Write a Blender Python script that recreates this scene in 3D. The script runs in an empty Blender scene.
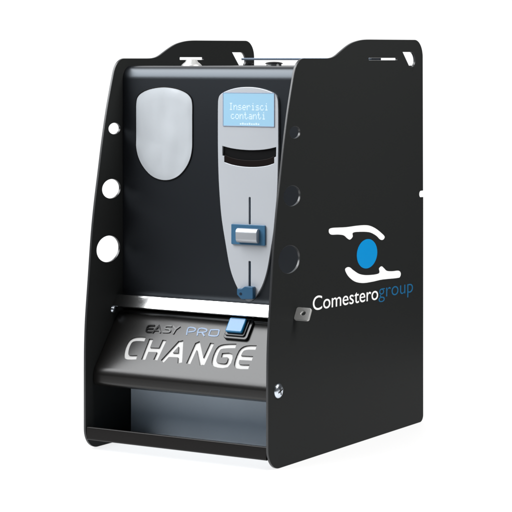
import bpy, bmesh, math, random
from mathutils import Vector, Matrix, noise
from mathutils.geometry import tessellate_polygon

scene = bpy.context.scene
COL = scene.collection
MM = 0.001
rnd = random.Random(7)

# ------------------------------------------------------------------ materials
def mat(name, color, rough=0.4, metal=0.0, spec=0.5, bump=0.0, bump_scale=900.0,
        rough_var=0.0, emit=None, emit_strength=0.0, coat=0.0, var=0.0, brushed=False, trans=0.0):
    m = bpy.data.materials.new(name)
    m.use_nodes = True
    nt = m.node_tree
    b = nt.nodes['Principled BSDF']
    b.inputs['Base Color'].default_value = (*color, 1)
    b.inputs['Roughness'].default_value = rough
    b.inputs['Metallic'].default_value = metal
    b.inputs['Specular IOR Level'].default_value = spec
    b.inputs['Coat Weight'].default_value = coat
    b.inputs['Coat Roughness'].default_value = 0.2
    b.inputs['Transmission Weight'].default_value = trans
    if emit:
        b.inputs['Emission Color'].default_value = (*emit, 1)
        b.inputs['Emission Strength'].default_value = emit_strength
    tc = nt.nodes.new('ShaderNodeTexCoord')
    if bump > 0:
        n = nt.nodes.new('ShaderNodeTexNoise')
        n.inputs['Scale'].default_value = bump_scale
        n.inputs['Detail'].default_value = 3
        src = tc.outputs['Object']
        if brushed:
            mp = nt.nodes.new('ShaderNodeMapping')
            mp.inputs['Scale'].default_value = (0.03, 1, 1)
            nt.links.new(src, mp.inputs['Vector'])
            src = mp.outputs['Vector']
        nt.links.new(src, n.inputs['Vector'])
        bp = nt.nodes.new('ShaderNodeBump')
        bp.inputs['Strength'].default_value = bump
        bp.inputs['Distance'].default_value = 0.0004
        nt.links.new(n.outputs['Fac'], bp.inputs['Height'])
        nt.links.new(bp.outputs['Normal'], b.inputs['Normal'])
    if rough_var > 0:
        n2 = nt.nodes.new('ShaderNodeTexNoise')
        n2.inputs['Scale'].default_value = 14
        n2.inputs['Detail'].default_value = 6
        nt.links.new(tc.outputs['Object'], n2.inputs['Vector'])
        mr = nt.nodes.new('ShaderNodeMapRange')
        mr.inputs['From Min'].default_value = 0.3
        mr.inputs['From Max'].default_value = 0.7
        mr.inputs['To Min'].default_value = max(0.02, rough - rough_var)
        mr.inputs['To Max'].default_value = rough + rough_var
        nt.links.new(n2.outputs['Fac'], mr.inputs['Value'])
        nt.links.new(mr.outputs['Result'], b.inputs['Roughness'])
    if var > 0:
        n3 = nt.nodes.new('ShaderNodeTexNoise')
        n3.inputs['Scale'].default_value = 22
        n3.inputs['Detail'].default_value = 5
        nt.links.new(tc.outputs['Object'], n3.inputs['Vector'])
        mx = nt.nodes.new('ShaderNodeMix')
        mx.data_type = 'RGBA'
        mx.inputs[6].default_value = (*[c * (1 - var) for c in color], 1)
        mx.inputs[7].default_value = (*[min(1, c * (1 + var)) for c in color], 1)
        nt.links.new(n3.outputs['Fac'], mx.inputs[0])
        nt.links.new(mx.outputs[2], b.inputs['Base Color'])
    return m

M = {
 'side':   mat('black_powder_coat', (0.0158, 0.0166, 0.0166), 0.32, spec=0.02, bump=0.05, bump_scale=1500),
 'body':   mat('black_satin_steel', (0.0072, 0.0078, 0.0095), 0.33, spec=0.75, bump=0.05, bump_scale=1500),
 'flap':   mat('charcoal_moulding', (0.0085, 0.0080, 0.0075), 0.27, spec=0.53, bump=0.04, bump_scale=1300),
 'rail':   mat('dark_lacquered_rail', (0.0045, 0.0036, 0.0034), 0.34, spec=0.2, bump=0.06, bump_scale=1200),
 'tray':   mat('grey_blue_sheet', (0.62, 0.70, 0.78), 0.42, spec=0.4, bump=0.12, bump_scale=700, var=0.08),
 'silver': mat('silver_lacquer', (0.55, 0.575, 0.61), 0.42, metal=0.25, spec=0.4, bump=0.05, bump_scale=1600, var=0.03),
 'knob':   mat('satin_metal_knob', (0.50, 0.52, 0.55), 0.42, metal=0.6, bump=0.05, bump_scale=900),
 'satin':  mat('satin_steel', (0.50, 0.50, 0.49), 0.38, metal=0.5, spec=0.5, bump=0.15, bump_scale=500, var=0.25),
 'window': mat('frosted_white_plastic', (0.52, 0.55, 0.58), 0.22, spec=0.45, bump=0.05, bump_scale=300, var=0.05),
 'steel':  mat('polished_steel', (0.86, 0.86, 0.86), 0.13, metal=1.0, bump=0.12, bump_scale=900, brushed=True),
 'zinc':   mat('zinc_plate', (0.70, 0.76, 0.84), 0.26, metal=1.0, bump=0.1, bump_scale=600),
 'letter': mat('silver_letter_paint', (0.60, 0.595, 0.585), 0.45, metal=0.0, spec=0.2, bump=0.05),
 'letterblue': mat('pale_blue_letter_paint', (0.16, 0.25, 0.40), 0.35, metal=0.0, spec=0.5),
 'letterblack': mat('gloss_black_letter', (0.006, 0.006, 0.006), 0.12, spec=0.5),
 'white':  mat('white_print', (0.80, 0.80, 0.80), 0.5, spec=0.2),
 'disc':   mat('bright_blue_print', (0.0, 0.21, 0.50), 0.5, spec=0.15),
 'blueprint': mat('dull_blue_print', (0.008, 0.10, 0.22), 0.5, spec=0.15),
 'screen': mat('lit_screen', (0.10, 0.20, 0.28), 0.25, spec=0.3, emit=(0.38, 0.61, 0.78), emit_strength=0.72),
 'frame':  mat('grey_blue_frame', (0.26, 0.31, 0.42), 0.4, spec=0.4),
 'pixel':  mat('lit_pixels', (0.2, 0.25, 0.3), 0.4, spec=0.2, emit=(0.68, 0.85, 0.94), emit_strength=0.8),
 'mouth':  mat('dark_brown_plastic', (0.006, 0.003, 0.0026), 0.5, spec=0.12),
 'edge':   mat('black_edge_gleam', (0.03, 0.031, 0.033), 0.3, spec=0.6),  # paler than the panels, edge gleam put into the colour
 'black':  mat('black_rubber_and_shade', (0.003, 0.003, 0.0035), 0.5, spec=0.15),  # also stands in for shade in the banknote slot and screw cross
 'groove': mat('dark_blue_plastic', (0.010, 0.022, 0.040), 0.4, spec=0.3),
 'blueplate': mat('steel_blue_plastic', (0.045, 0.135, 0.24), 0.35, spec=0.4, bump=0.15, bump_scale=900),
 'keyblue': mat('deep_blue_plastic', (0.028, 0.095, 0.18), 0.35, spec=0.4),
 'bezel':  mat('gloss_black_bezel', (0.008, 0.009, 0.011), 0.16, spec=0.5),
 'button': mat('sky_blue_button', (0.005, 0.15, 0.33), 0.2, spec=0.6, coat=0.2),
 'rod':    mat('blued_steel_bar', (0.18, 0.22, 0.28), 0.3, metal=1.0),
}

for k in ('body',):
    M[k].node_tree.nodes['Principled BSDF'].inputs['Specular Tint'].default_value = (0.80, 0.90, 1.0, 1)

# ------------------------------------------------------------------ helpers
def link(name, me, m, parent=None, smooth=None):
    o = bpy.data.objects.new(name, me)
    COL.objects.link(o)
    if m is not None:
        me.materials.clear()
        me.materials.append(m)
    if parent is not None:
        o.parent = parent
    if smooth is not None:
        tot = {}
        key = lambda p: tuple(round(c * 60) for c in p.normal)
        for p in me.polygons:
            tot[key(p)] = tot.get(key(p), 0) + p.area
        lim = 0.03 * sum(tot.values())
        for p in me.polygons:
            p.use_smooth = tot[key(p)] < lim      # broad flat faces stay flat, fillets are smoothed
        try:
            me.set_sharp_from_angle(angle=math.radians(smooth))
        except Exception:
            pass
    return o

def frame(o, e1, e2, e3):
    """local (a, b, c) in mm -> machine coordinates in m"""
    o = Vector(o); e1 = Vector(e1); e2 = Vector(e2); e3 = Vector(e3)
    return lambda a, b, c: (o + e1 * a + e2 * b + e3 * c) * MM

def fillet(pts):
    """pts: (x, y) or (x, y, r): corners rounded with distance r"""
    out = []
    n = len(pts)
    for i, p in enumerate(pts):
        if len(p) < 3 or p[2] == 0:
            out.append((p[0], p[1])); continue
        c = Vector(p[:2]); a = Vector(pts[i - 1][:2]); b = Vector(pts[(i + 1) % n][:2])
        r = p[2]
        pa = c + (a - c).normalized() * min(r, (a - c).length * .98)
        pb = c + (b - c).normalized() * min(r, (b - c).length * .98)
        k = 12
        # conic blend, close to a circle for right angles
        w = 0.72
        for j in range(k + 1):
            t = j / k
            q = pa * (1 - t) ** 2 + c * (2 * w * t * (1 - t)) + pb * t ** 2
            q /= (1 - t) ** 2 + 2 * w * t * (1 - t) + t ** 2
            out.append((q.x, q.y))
    return out

def spline(pts, closed=True, k=6):
    out = []
    n = len(pts)
    for i in range(n if closed else n - 1):
        g = lambda j: Vector(pts[j % n] if closed else pts[max(0, min(n - 1, j))])
        p0, p1, p2, p3 = g(i - 1), g(i), g(i + 1), g(i + 2)
        for j in range(k):
            t = j / k
            q = 0.5 * ((2 * p1) + (-p0 + p2) * t + (2 * p0 - 5 * p1 + 4 * p2 - p3) * t * t + (-p0 + 3 * p1 - 3 * p2 + p3) * t ** 3)
            out.append((q.x, q.y))
    if not closed:
        out.append(tuple(pts[-1]))
    return out

def ellipse(cx, cy, a, b, n=40):
    return [(cx + a * math.cos(2 * math.pi * i / n), cy + b * math.sin(2 * math.pi * i / n)) for i in range(n)]

def rect(x0, y0, x1, y1, r=0):
    return fillet([(x0, y0, r), (x1, y0, r), (x1, y1, r), (x0, y1, r)])

def curve_mesh(loops, c0, c1, bevel=0.0, f=None, res=2):
    """flat plate with holes: 2D filled curve between heights c0 and c1 (mm), bevelled edge"""
    cu = bpy.data.curves.new('plate', 'CURVE')
    cu.dimensions = '2D'
    cu.fill_mode = 'BOTH'
    for l in loops:
        s = cu.splines.new('POLY')
        s.points.add(len(l) - 1)
        for p, q in zip(s.points, l):
            p.co = (q[0], q[1], 0, 1)
        s.use_cyclic_u = True
    cu.extrude = max(0.0, (c1 - c0) / 2 - bevel)
    cu.bevel_depth = bevel
    cu.bevel_resolution = res
    cu.offset = -bevel
    o = bpy.data.objects.new('plate', cu)
    COL.objects.link(o)
    dg = bpy.context.evaluated_depsgraph_get()
    me = bpy.data.meshes.new_from_object(o.evaluated_get(dg))
    bpy.data.objects.remove(o)
    bpy.data.curves.remove(cu)
    mid = (c0 + c1) / 2
    bm = bmesh.new(); bm.from_mesh(me)
    bmesh.ops.remove_doubles(bm, verts=bm.verts, dist=1e-4)
    for v in bm.verts:
        v.co = f(v.co.x, v.co.y, v.co.z + mid)
    bmesh.ops.recalc_face_normals(bm, faces=bm.faces)
    bm.to_mesh(me); bm.free()
    return me

def plate(name, loops, c0, c1, f, m, parent, bevel=0.0, smooth=35):
    o = link(name, curve_mesh(loops, c0, c1, bevel, f), m, parent, smooth)
    d = (f(0, 0, 1) - f(0, 0, 0)).normalized()
    for p in o.data.polygons:
        if abs(p.normal.dot(d)) > 0.98: p.use_smooth = False
    return o

def edge_slot(o, m):
    o.data.materials.append(m)
    for p in o.data.polygons:
        if abs(p.normal.x) < 0.9: p.material_index = 1

def prism_bm(bm, poly, c0, c1, f):
    lo = [bm.verts.new(f(x, y, c0)) for x, y in poly]
    hi = [bm.verts.new(f(x, y, c1)) for x, y in poly]
    n = len(poly)
    for i in range(n):
        bm.faces.new((lo[i], lo[(i + 1) % n], hi[(i + 1) % n], hi[i]))
    tris = tessellate_polygon([[Vector((x, y, 0)) for x, y in poly]])
    for t in tris:
        bm.faces.new([lo[i] for i in t]); bm.faces.new([hi[i] for i in t])

def finish(bm, name, m, parent, smooth=35):
    bmesh.ops.recalc_face_normals(bm, faces=bm.faces)
    me = bpy.data.meshes.new(name)
    bm.to_mesh(me); bm.free()
    return link(name, me, m, parent, smooth)

def prism(name, poly, c0, c1, f, m, parent, smooth=35, bevel=0.0):
    bm = bmesh.new()
    prism_bm(bm, poly, c0, c1, f)
    bmesh.ops.recalc_face_normals(bm, faces=bm.faces)
    if bevel:
        bmesh.ops.dissolve_limit(bm, angle_limit=0.002, verts=bm.verts, edges=bm.edges)
        es = [e for e in bm.edges if len(e.link_faces) == 2 and e.calc_face_angle() > 1.0]
        bmesh.ops.bevel(bm, geom=es, offset=bevel * MM, segments=3, profile=0.5, affect='EDGES', clamp_overlap=True)
    return finish(bm, name, m, parent, smooth)

def ribbon(pts, w):
    """outline of a stroke of width w along an open polyline, with squared rounded ends"""
    P = [Vector(p) for p in pts]
    closed = (P[0] - P[-1]).length < 1e-6
    n = len(P)
    L, R = [], []
    for i in range(n):
        if closed and i in (0, n - 1):
            d0 = (P[n - 1] - P[n - 2]).normalized(); d1 = (P[1] - P[0]).normalized()
        else:
            d0 = (P[i] - P[i - 1]).normalized() if i else (P[1] - P[0]).normalized()
            d1 = (P[i + 1] - P[i]).normalized() if i < n - 1 else d0
        t = (d0 + d1)
        if t.length < 1e-4: t = d0
        t.normalize()
        nn = Vector((-t.y, t.x))
        k = 1 / max(0.5, nn.dot(Vector((-d0.y, d0.x))))
        L.append(P[i] + nn * (w / 2 * k)); R.append(P[i] - nn * (w / 2 * k))
    return [tuple(v) for v in L] + [tuple(v) for v in reversed(R)]

def smooth_stroke(pts, k=3):
    return spline(pts, closed=False, k=k) if len(pts) > 4 else pts

def lathe(name, prof, f, m, parent, seg=40, smooth=40):
    bm = bmesh.new()
    rings = []
    for r, h in prof:
        if r < 1e-6:
            rings.append([bm.verts.new(f(0, 0, h))])
        else:
            rings.append([bm.verts.new(f(r * math.cos(2 * math.pi * i / seg), r * math.sin(2 * math.pi * i / seg), h)) for i in range(seg)])
    for a, b in zip(rings, rings[1:]):
        for i in range(seg):
            j = (i + 1) % seg
            if len(a) == 1 and len(b) == 1: continue
            if len(a) == 1: bm.faces.new((a[0], b[i], b[j]))
            elif len(b) == 1: bm.faces.new((a[i], a[j], b[0]))
            else: bm.faces.new((a[i], a[j], b[j], b[i]))
    return finish(bm, name, m, parent, smooth)

def boolean_cut(o, bm_cut):
    bmesh.ops.recalc_face_normals(bm_cut, faces=bm_cut.faces)
    me = bpy.data.meshes.new('cut'); bm_cut.to_mesh(me); bm_cut.free()
    c = bpy.data.objects.new('cut', me); COL.objects.link(c); c.parent = o.parent
    md = o.modifiers.new('cut', 'BOOLEAN')
    md.operation = 'DIFFERENCE'; md.object = c; md.solver = 'EXACT'; md.use_self = False
    dg = bpy.context.evaluated_depsgraph_get()
    new = bpy.data.meshes.new_from_object(o.evaluated_get(dg))
    o.modifiers.clear()
    old = o.data
    o.data = new
    bpy.data.objects.remove(c); bpy.data.meshes.remove(me); bpy.data.meshes.remove(old)

def text_mesh(body, box, f, c0, c1, weight=0.0, spacing=1.0):
    """built-in font text stretched into box (x0, y0, x1, y1) = ink bounds, mm"""
    cu = bpy.data.curves.new('text', 'FONT')
    cu.body = body
    cu.size = 100
    cu.offset = weight
    cu.space_character = spacing
    cu.fill_mode = 'BOTH'
    cu.extrude = 1
    o = bpy.data.objects.new('text', cu); COL.objects.link(o)
    dg = bpy.context.evaluated_depsgraph_get()
    me = bpy.data.meshes.new_from_object(o.evaluated_get(dg))
    bpy.data.objects.remove(o); bpy.data.curves.remove(cu)
    xs = [v.co.x for v in me.vertices]; ys = [v.co.y for v in me.vertices]
    x0, x1, y0, y1 = min(xs), max(xs), min(ys), max(ys)
    for v in me.vertices:
        a = box[0] + (v.co.x - x0) / (x1 - x0) * (box[2] - box[0])
        b = box[1] + (v.co.y - y0) / (y1 - y0) * (box[3] - box[1])
        c = c0 if v.co.z < 0 else c1
        v.co = f(a, b, c)
    return me

# ------------------------------------------------------------------ measured strokes, mm in the plane they lie in
CHANGE = [[[-73.1,-36.9],[-85.5,-37.5],[-92.7,-41.0],[-94.2,-50.2],[-91.7,-61.0],[-86.7,-64.2],[-74.5,-63.1]],[[-64.5,-35.8],[-63.9,-65.7]],[[-44.6,-35.8],[-46.3,-64.6]],[[-62.7,-51.1],[-45.4,-50.2]],[[-35.6,-65.6],[-21.2,-36.6]],[[-20.6,-34.8],[-9.8,-65.6]],[[-29.2,-55.6],[-13.3,-54.9]],[[2.4,-65.6],[3.9,-36.4]],[[3.4,-34.8],[22.6,-65.2]],[[22.6,-65.2],[24.8,-34.4]],[[59.3,-35.6],[42.5,-37.7],[36.4,-42.3],[36.4,-56.5],[41.1,-63.2],[56.9,-62.8],[56.5,-49.7],[44.3,-50.1]],[[87.9,-35.5],[74.2,-37.0],[68.7,-42.6],[68.8,-57.7],[73.3,-63.0],[88.0,-62.4]],[[68.4,-51.3],[88.5,-50.6]]]
PRO = [[[-15.6,-26.4],[-17.1,-16.1],[-7.7,-16.2],[-6.5,-20.0],[-15.2,-22.2]],[[-0.2,-26.2],[-1.3,-16.1],[8.8,-16.1],[9.9,-19.8],[-0.4,-21.6]],[[5.0,-21.2],[10.2,-25.9]],[[15.8,-16.6],[26.5,-15.7],[28.2,-18.3],[27.8,-24.1],[17.4,-24.5],[15.8,-22.4],[15.8,-16.6]]]
EASY = [[[-66.9,-17.0],[-75.8,-18.2],[-76.2,-24.5],[-74.1,-26.9],[-65.9,-26.2]],[[-76.0,-22.4],[-67.1,-21.7]],[[-66.0,-27.9],[-60.5,-17.0],[-54.5,-26.6]],[[-63.4,-23.9],[-56.7,-23.4]],[[-41.4,-15.9],[-50.0,-16.6],[-49.9,-19.9],[-42.6,-20.8],[-42.0,-24.5],[-51.5,-25.3]],[[-40.2,-15.4],[-34.0,-19.9],[-29.6,-15.0]],[[-34.0,-19.9],[-35.5,-26.7]]]
UP = [[143.9,271.9],[150.4,275.3],[186.8,273.9],[220.2,273.7],[244.5,272.3],[264.2,267.4],[281.7,259.8],[290.3,254.5],[286.2,251.0],[278.2,251.8],[266.7,257.8],[249.4,263.1],[225.0,265.5],[205.8,265.7],[204.8,260.7],[198.1,257.7],[191.5,259.4],[182.0,264.0],[168.0,266.1],[149.4,267.5]]
LOW = [[185.3,220.9],[191.5,223.6],[198.6,222.5],[205.8,218.9],[222.6,212.4],[244.5,209.0],[274.2,208.5],[275.2,214.8],[282.2,217.0],[289.3,213.6],[296.9,209.9],[312.1,208.1],[329.1,207.3],[335.3,203.6],[333.3,199.0],[325.0,198.1],[284.2,199.8],[259.3,199.5],[232.3,200.1],[210.6,204.0],[193.9,211.9]]
BTN = [[38.3,0.7],[72.7,0.7],[73.0,-28.6],[42.0,-27.1]]
BTNF = [[40.6,0.3],[61.9,0.5],[64.4,-19.5],[42.9,-20.2]]

# ------------------------------------------------------------------ the machine
machine = bpy.data.objects.new('change_machine', None)
COL.objects.link(machine)
machine.location = (0, 0.2, 0)
machine['label'] = 'black coin change machine with silver display column and steel bar on white surface'
machine['category'] = 'change machine'

HW = 133.5            # half width over the side panels, mm
TH = 3.0              # sheet thickness
OFF = -200.0          # the empty sits in the middle of the depth
FX = lambda x: frame((x, OFF, 0), (0, 1, 0), (0, 0, 1), (1, 0, 0))     # (Y, Z, X) plates
FY = lambda y: frame((0, y + OFF, 0), (1, 0, 0), (0, 0, 1), (0, -1, 0)) # (X, Z, towards the viewer)
FZ = lambda x, y, z: frame((x, y + OFF, z), (1, 0, 0), (0, 1, 0), (0, 0, 1))

notch = [(394 + 4.6 * math.cos(a), 303.8 + 4.3 * math.sin(a)) for a in [math.radians(-80 - 20 * i) for i in range(11)]]
s_curve = spline([(252, 508.7), (238, 508.4), (223, 507.2), (207, 504.6), (195, 501.2), (184, 497), (174, 492.8), (165, 489), (156, 486.3), (146, 484.9), (135, 484.6)], closed=False, k=4)
front_edge = spline([(61, 467.5), (54, 446), (46, 419), (37, 382), (28.9, 343), (21, 305.5), (14.5, 267), (7.8, 210), (2.4, 163), (0.4, 130), (0, 100)], closed=False, k=4)
outline = fillet([(0, 0, 26), (401, 0, 9), (401, 299.5)] + notch + [(400.6, 308.1), (399.5, 509.3, 23)] + s_curve + [(68.5, 484.6, 15)] + front_edge)
quad_hole = fillet([(341.5, 493), (374, 493, 9), (378.5, 479, 5), (374, 473.5, 5), (361, 473.5, 3)])
holes = [ellipse(62, 396, 12.8, 7.2), ellipse(55.4, 320.3, 20, 12.2), ellipse(48.8, 245, 25.2, 16.6)]
bar_slot = [(56.5, 170.2), (61, 169.5), (71.5, 187), (67, 187.8)]

right_panel = plate('side_panel', [outline, quad_hole, rect(248, 482.2, 326, 485.2, 1.2)] + holes, HW - TH, HW, FX(0), M['side'], machine, bevel=0.45)
left_panel = plate('side_panel', [outline, quad_hole, rect(211, 482.6, 269, 486.2, 1.2)] + holes, -HW, -HW + TH, FX(0), M['side'], machine, bevel=0.45)
edge_slot(right_panel, M['edge']); edge_slot(left_panel, M['edge'])
right_panel['label'] = 'black side panel printed with the white and blue emblem'

# emblem and lettering on the outside of the right panel (printed film)
FR = FX(HW)
em = plate('emblem_hand', [spline(UP)], 0.05, 0.22, FR, M['white'], right_panel)
em = plate('emblem_hand', [spline(LOW)], 0.05, 0.22, FR, M['white'], right_panel)
plate('emblem_disc', [ellipse(243, 236.3, 27.2, 18.6, 64)], 0.05, 0.22, FR, M['disc'], right_panel)
rot = math.radians(-0.95)
fr2 = lambda a, b, c: FR(105 + (a - 105) * math.cos(rot) - (b - 178) * math.sin(rot), 178 + (a - 105) * math.sin(rot) + (b - 178) * math.cos(rot), c)
w = link('lettering', text_mesh('Comestero', (104.5, 178.0, 272.5, 195.5), fr2, 0.05, 0.22, weight=0.1), M['white'], right_panel)
w['label'] = 'white company lettering'
w = link('lettering', text_mesh('group', (274.0, 174.0, 370, 191.6), fr2, 0.05, 0.22, weight=-1.0), M['blueprint'], right_panel)
w['label'] = 'blue company lettering'

# screw on the right panel; black bars paint the shade of its cross recess
scr = lathe('screw', [(0, 3.5), (5.2, 3.4), (7.4, 2.6), (8.8, 1.2), (9.1, 0.0), (9.1, -0.3)],
            frame((HW, 22.6 + OFF, 92), (0, 1, 0), (0, 0, 1), (1, 0, 0)), M['zinc'], right_panel)
bmc = bmesh.new()
fs = frame((HW, 22.6 + OFF, 92), (0, .94, .34), (0, -.34, .94), (1, 0, 0))
prism_bm(bmc, rect(-5.0, -0.9, 5.0, 0.9) , 3.0, 3.56, fs)
prism_bm(bmc, rect(-0.9, -5.0, 0.9, 5.0), 3.0, 3.58, fs)
cross = finish(bmc, 'screw_cross_shade', M['black'], right_panel)

# ------------------------------------------------------------------ cabinet body
IW = HW - TH - 0.4
prof = fillet([(80, 170), (80, 475, 17), (392, 475, 4), (392, 14), (99.5, 14), (99.5, 170)])
FYZ = frame((0, OFF, 0), (0, 1, 0), (0, 0, 1), (1, 0, 0))
body = prism('cabinet_body', prof, -IW, IW, FYZ, M['body'], machine, smooth=30)

# white window on the left of the front
wl = fillet([(-109.8, 371)]) + [(-109.8, 434)]
win_outline = spline([(-109.8, 372), (-109.8, 385), (-109.8, 410), (-109.6, 428), (-107, 436.5), (-99, 442.6), (-85, 447), (-67, 448.9), (-49, 447), (-35, 442.6), (-27, 436.5), (-24.3, 428), (-24.2, 410), (-24.2, 385), (-24.6, 372), (-27.5, 359.5), (-34, 348), (-44, 338.2), (-55, 333), (-66, 331.4), (-78, 333), (-89, 338.2), (-99.5, 348), (-106.5, 359.5)], k=4)
f80 = FY(80)
rim = plate('window_rim', [[((x + 67) * 1.012 - 67, (y - 390) * 1.010 + 390) for x, y in win_outline], [((x + 67) * .985 - 67, (y - 390) * .989 + 390) for x, y in win_outline]], 0.0, 1.0, f80, M['black'], machine, bevel=0.3)
# the pane: a shallow faceted dish, its facets run out from a point below its middle
bm = bmesh.new()
ring = []
hub = (-62, 378)
N = len(win_outline)
rings = []
def film(x, y):
    """slightly crumpled film behind the pane: broad waves and a few soft creases"""
    a = noise.noise(Vector((x / 46, y / 60, 1.7)))
    c = abs(noise.noise(Vector((x / 30 + .3 * y / 60, y / 75, 6.1))))
    d = abs(noise.noise(Vector((x / 24 - .5 * y / 60, y / 52, 9.4))))
    return 0.9 + 1.3 * a + 1.9 * c + 1.2 * d
for t in (0.08, 0.16, 0.24, 0.32, 0.40, 0.48, 0.56, 0.64, 0.72, 0.80, 0.88, 0.95, 0.99):
    row = []
    for x, y in win_outline:
        px, py = hub[0] + (x - hub[0]) * t, hub[1] + (y - hub[1]) * t
        k = min(1, (1 - t) / .12)
        row.append(bm.verts.new(f80(px, py, max(0.3, 0.7 + k * (film(px, py) - 0.7)))))
    rings.append(row)
hv = bm.verts.new(f80(hub[0], hub[1], film(*hub)))
for i in range(N):
    bm.faces.new((hv, rings[0][i], rings[0][(i + 1) % N]))
for a, b in zip(rings, rings[1:]):
    for i in range(N):
        bm.faces.new((a[i], a[(i + 1) % N], b[(i + 1) % N], b[i]))
back = [bm.verts.new(f80(x, y, -0.6)) for x, y in win_outline]
for i in range(N):
    bm.faces.new((rings[-1][i], rings[-1][(i + 1) % N], back[(i + 1) % N], back[i]))
finish(bm, 'window_pane', M['window'], machine, smooth=40)

# silver display column
col_outline = spline([(14.6, 384), (14.6, 405), (14.7, 425), (15.6, 435.5), (20, 441.2), (31, 445.8), (44, 448.6), (57.5, 449.5), (71, 448.6), (84.5, 445.8), (96, 441.2), (100.3, 435.5), (101.2, 425), (101.4, 405), (101.4, 384), (101, 358), (100, 328), (97, 291), (91.5, 257), (85.5, 227), (78, 207), (68.5, 193.5), (64, 189), (59.5, 187.4), (55, 189), (50, 194), (40.5, 207.5), (32.3, 227), (25.8, 257), (19.6, 291), (16.3, 328), (15, 358)], k=4)
mouth_up = spline([(21.2, 376.8), (33, 374.4), (46, 373), (60, 372.5), (74, 373), (87, 374.6), (98.4, 377.2)], closed=False, k=3)
mouth_dn = spline([(95.6, 357.4), (86, 354.3), (73, 352.4), (60, 351.8), (47, 352.4), (34, 354.2), (23.8, 357.0)], closed=False, k=3)
mouth = mouth_up + [(98.2, 365.5), (95.6, 364.5)] + mouth_dn + [(23.8, 364.2), (21.2, 365)]
g1 = rect(59.3, 281.6, 62.0, 315.2, 1.0)
g2 = rect(59.0, 205, 62.2, 237, 1.0)
column = plate('display_column', [col_outline, mouth, g1, g2], -0.6, 3.2, f80, M['silver'], machine, bevel=0.4)
f83 = FY(80 - 3.2)
plate('screen', [rect(23, 402, 95.5, 441.9, 0.6)], 0.02, 0.5, f83, M['screen'], column, bevel=0.15)
plate('screen_frame', [rect(22.1, 401.2, 96.3, 442.7, 0.9), rect(23, 402, 95.5, 441.9, 0.6)], 0.02, 0.75, f83, M['frame'], column, bevel=0.15)
GLY = {
 'I': ['01110','00100','00100','00100','00100','00100','01110'],
 'n': ['00000','00000','10110','11001','10001','10001','10001'],
 's': ['00000','00000','01110','10000','01110','00001','11110'],
 'e': ['00000','00000','01110','10001','11111','10000','01110'],
 'r': ['00000','00000','10110','11001','10000','10000','10000'],
 'i': ['00100','00000','01100','00100','00100','00100','01110'],
 'c': ['00000','00000','01110','10000','10000','10001','01110'],
 'o': ['00000','00000','01110','10001','10001','10001','01110'],
 't': ['01000','01000','11100','01000','01000','01001','00110'],
 'a': ['00000','00000','01110','00001','01111','10001','01111'],
}
bm = bmesh.new()
def dot_text(word, x0, y0, px, py):
    for i, ch in enumerate(word):
        for r, row in enumerate(GLY[ch]):
            for c, b in enumerate(row):
                if b == '1':
                    x = x0 + (i * 6 + c) * px; y = y0 - r * py
                    prism_bm(bm, rect(x - px * .04, y - py * .96, x + px * .96, y + py * .04), 0.5, 0.6, f83)
dot_text('Inserisci', 31.5, 430.0, 1.06, 1.27)
dot_text('contanti', 34.0, 419.0, 1.06, 1.27)
for i in range(9):
    prism_bm(bm, rect(47 + i * 3.2, 403.4, 49.2 + i * 3.2, 405.2 + (0.7 if i % 3 == 1 else 0)), 0.5, 0.6, f83)
finish(bm, 'screen_text', M['pixel'], column)
# banknote mouth: flat black sheet for the shade inside, and a curved lower lip
lip_up = spline([(23.8, 366.0), (34, 362.5), (47, 360.5), (60, 359.9), (73, 360.5), (86, 362.6), (95.6, 366.2)], closed=False, k=3)
lip_loop = lip_up + [(95.4, 357.8)] + [(x, y + .3) for x, y in mouth_dn[1:-1]] + [(24, 357.4)]
prism('banknote_mouth_shade', [(x, y) for x, y in mouth], -0.3, 0.4, f80, M['black'], column)
plate('banknote_lip', [lip_loop], 0.5, 2.4, f80, M['mouth'], column, bevel=0.4)
prism('slider_groove', g1, 0.05, 1.2, f80, M['groove'], column)
prism('slider_groove', g2, 0.05, 1.2, f80, M['groove'], column)
sp = plate('slider_plate', [rect(35.6, 256.8, 84, 281.6, 1.2)], 0.03, 2.6, f83, M['blueplate'], machine, bevel=0.5)
bm = bmesh.new()
kp = fillet([(0, 259.8, 2.2), (7.0, 259.6, 5), (7.6, 277, 5.5), (0, 277.2, 2.2)])
prism_bm(bm, [(a, b) for a, b in kp], 46.5, 76, frame((0, 80 - 5.6 + OFF, 0), (0, -1, 0), (0, 0, 1), (1, 0, 0)))
bmesh.ops.recalc_face_normals(bm, faces=bm.faces)
bmesh.ops.dissolve_limit(bm, angle_limit=0.002, verts=bm.verts, edges=bm.edges)
es = [e for e in bm.edges if len(e.link_faces) == 2 and e.calc_face_angle() > 1.2]
bmesh.ops.bevel(bm, geom=es, offset=1.6 * MM, segments=3, profile=0.5, affect='EDGES', clamp_overlap=True)
finish(bm, 'slider_knob', M['knob'], sp, smooth=40)
ky = plate('release_key', [fillet([(46.6, 203.4, 1), (46.6, 196, 1), (53, 190.4, 1), (69.5, 191.6, 1.5), (69.5, 206.5, 1.5), (58, 206.8, 1), (53.5, 203.6, 1)])], 0.03, 7.0, f83, M['keyblue'], machine, bevel=0.8)
plate('key_eye', [ellipse(52.2, 197.2, 1.9, 1.6, 20)], 7.02, 7.3, f83, M['groove'], ky)

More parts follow.
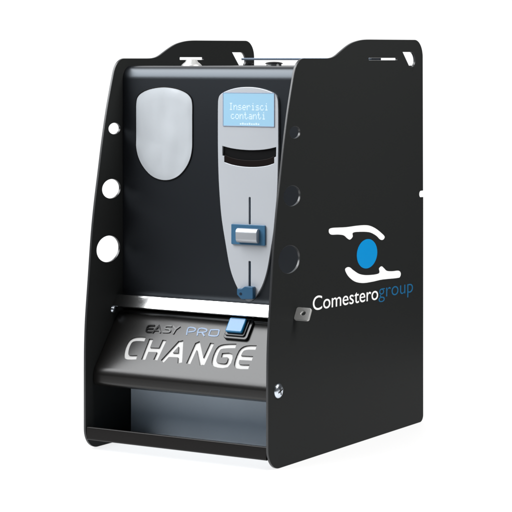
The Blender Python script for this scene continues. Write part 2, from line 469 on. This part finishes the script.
# ------------------------------------------------------------------ steel bar, passing out through the right panel
e2 = (0, 0.50, 0.866); e3 = (0, -0.866, 0.50)
fb = frame((0, 63.2 + OFF, 178.8), (1, 0, 0), e2, e3)
bar = plate('cross_bar', [rect(-HW + TH + .2, -8.2, HW - TH - .3, 8.2)], -1.5, 1.5, fb, M['steel'], machine, bevel=0.5)
plate('latch_tab', [rect(HW + .1, -8.2, 154, 8.2, 2.8), ellipse(144.5, 0.8, 3.2, 2.8, 24)], -1.5, 1.5, fb, M['satin'], machine, bevel=0.5)
lathe('bar_screw', [(0, 3.2), (2.4, 3.0), (4.2, 1.8), (4.8, 0), (4.8, -.2)], frame((-HW + TH, 58.5 + OFF, 168), (0, 1, 0), (0, 0, 1), (1, 0, 0)), M['zinc'], machine)

# ------------------------------------------------------------------ lettered flap
fprof = fillet([(69.6, 165.0, 4), (15.6, 96.6, 5.5), (15.2, 79.5, 4), (24, 76.5, 4), (97, 78), (97, 165.5)])
flap = prism('flap', fprof, -IW + .4, IW - .4, FYZ, M['flap'], machine, smooth=30)
ff = frame((0, 69.4 + OFF, 164.8), (1, 0, 0), (0, .61938, .78509), (0, -.78509, .61938))
eps = 0
jobs = [('CHANGE', CHANGE, 6.2, 2.2, M['letter'], 'large white lettering'), ('PRO', PRO, 1.7, 0.2, M['letterblue'], 'pale blue lettering'),
        ('EASY', EASY, 1.9, 0.8, M['letterblack'], 'gloss black lettering')]
for nm, strokes, wd, dep, m, lab in jobs:
    bmL = bmesh.new()
    for s in strokes:
        eps += 1
        poly = ribbon(smooth_stroke(s), wd)
        if nm == 'CHANGE':                 # the large word is sunk into the flap
            cut = bmesh.new()
            prism_bm(cut, poly, -dep - .004 * eps, 3 + .01 * eps, ff)
            boolean_cut(flap, cut)
            prism_bm(bmL, ribbon(smooth_stroke(s), wd - .05), -dep - 1.5 - .01 * eps, -dep + 0.25 + .012 * eps, ff)
        else:                              # the small words stand slightly proud
            prism_bm(bmL, poly, -.5 - .01 * eps, dep + .012 * eps, ff)
    o = finish(bmL, 'lettering', m, flap, smooth=30)
    o['label'] = lab
bz = plate('button_bezel', [rect(39, -28, 73.2, 1.0, 4)], -0.5, 3.4, ff, M['bezel'], machine, bevel=0.9)
bz2 = plate('bezel_step', [rect(40.6, -24.6, 69.0, -0.2, 3)], 3.3, 5.4, ff, M['bezel'], bz, bevel=0.8)
plate('push_button', [rect(42.2, -21.6, 66.0, -1.4, 2.5)], 5.3, 9.4, ff, M['button'], bz, bevel=1.5)

# ------------------------------------------------------------------ coin tray under the flap
tr = prism('coin_tray', fillet([(4.9, 13.0), (99.3, 6.5), (99.3, 79.5), (97.3, 79.5), (97.3, 8.6, 2), (4.9, 15.0)]), -IW + .2, IW - .2, FYZ, M['tray'], machine, smooth=30)
prism('front_rail', fillet([(1.2, 12.2, 3), (1.2, 28.6, 1.6), (4.6, 28.9, 1.6), (4.6, 12.2, 1)]), -IW + .2, IW - .2, FYZ, M['rail'], machine, smooth=30)

# ------------------------------------------------------------------ things on the top
lathe('lock_boss', [(13.2, 0), (13.0, 1.0), (11, 3.0), (8.2, 5.2), (7.0, 7.8), (6.5, 8.2), (0, 8.3)], FZ(-72, 150, 474.9), M['satin'], machine)
dm = lathe('lock_cylinder', [(9.4, 0), (9.4, 3.4), (8, 3.6)], FZ(51.5, 150, 474.9), M['steel'], machine)
lathe('lock_cap', [(9.3, 2.6), (11, 2.7), (11.2, 3.3), (9.5, 4.4), (6, 5.2), (0, 5.5)], FZ(51.5, 150, 474.9), M['black'], dm)
prism('locking_strip', rect(-62, 254, HW - .6, 283.5, 2), 482.3, 485.1, frame((0, OFF, 0), (1, 0, 0), (0, 1, 0), (0, 0, 1)), M['rod'], machine, bevel=0.3)
lathe('cable_gland', [(5, 0), (5, 2), (3.5, 3.2), (0, 3.3)], FZ(-120, 372, 474.9), M['black'], machine)

# ------------------------------------------------------------------ camera
th = math.radians(31.45)
ax = Vector((-math.sin(th), math.cos(th), 0)); rt = Vector((math.cos(th), math.sin(th), 0))
cam_pos = Vector((1.39438896, -2.08901012, 0.4838))
cd = bpy.data.cameras.new('camera')
cd.sensor_width = 36
cd.lens = 2083 / 512 * 36
cd.shift_y = -(256 - 59) / 512
cd.clip_end = 100
cam = bpy.data.objects.new('camera', cd)
COL.objects.link(cam)
cam.matrix_world = Matrix((( rt.x, 0, -ax.x, cam_pos.x), (rt.y, 0, -ax.y, cam_pos.y), (0, 1, 0, cam_pos.z), (0, 0, 0, 1)))
scene.camera = cam

# ------------------------------------------------------------------ white studio sweep (glow added to wash out the floor shadow)
sw = bpy.data.materials.new('glowing_white_sweep'); sw.use_nodes = True
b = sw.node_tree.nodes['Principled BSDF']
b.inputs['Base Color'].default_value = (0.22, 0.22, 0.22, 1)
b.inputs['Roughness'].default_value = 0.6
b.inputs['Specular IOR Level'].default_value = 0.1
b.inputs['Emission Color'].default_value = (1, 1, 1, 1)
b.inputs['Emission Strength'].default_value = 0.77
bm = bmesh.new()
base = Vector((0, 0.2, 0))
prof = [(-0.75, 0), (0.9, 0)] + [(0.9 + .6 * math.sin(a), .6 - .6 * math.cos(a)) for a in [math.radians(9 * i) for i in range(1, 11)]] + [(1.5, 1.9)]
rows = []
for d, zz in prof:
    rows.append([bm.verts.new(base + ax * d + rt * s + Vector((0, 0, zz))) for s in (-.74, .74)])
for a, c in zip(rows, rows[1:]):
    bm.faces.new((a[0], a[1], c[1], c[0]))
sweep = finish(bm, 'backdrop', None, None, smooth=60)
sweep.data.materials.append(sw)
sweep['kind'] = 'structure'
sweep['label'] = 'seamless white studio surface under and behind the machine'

# ------------------------------------------------------------------ light
def area(name, loc, target, sx, sy, power, color=(1, 1, 1)):
    l = bpy.data.lights.new(name, 'AREA')
    l.shape = 'RECTANGLE'; l.size = sx; l.size_y = sy; l.energy = power; l.color = color
    o = bpy.data.objects.new(name, l); COL.objects.link(o)
    o.location = loc
    o.rotation_euler = (Vector(target) - Vector(loc)).to_track_quat('-Z', 'Y').to_euler()
    return o
area('overhead_softbox', (-0.95, -0.75, 1.75), (-0.05, 0.1, 0.2), 2.0, 2.0, 100, (0.97, 0.985, 1.0))
area('side_fill', (0.95, 0.2, 1.1), (0.12, 0.2, 0.42), 0.6, 0.6, 21, (1.0, 0.995, 0.98))  # unseen fill, added to lighten the side panel towards its top
wd = bpy.data.worlds.new('World'); scene.world = wd
wd.use_nodes = True
bg = wd.node_tree.nodes['Background']
bg.inputs['Color'].default_value = (0.93, 0.96, 1.0, 1)
bg.inputs['Strength'].default_value = 0.045
scene.view_settings.view_transform = 'Standard'
scene.view_settings.look = 'None'
scene.view_settings.exposure = 0
scene.view_settings.gamma = 1
scene.cycles.max_bounces = 8
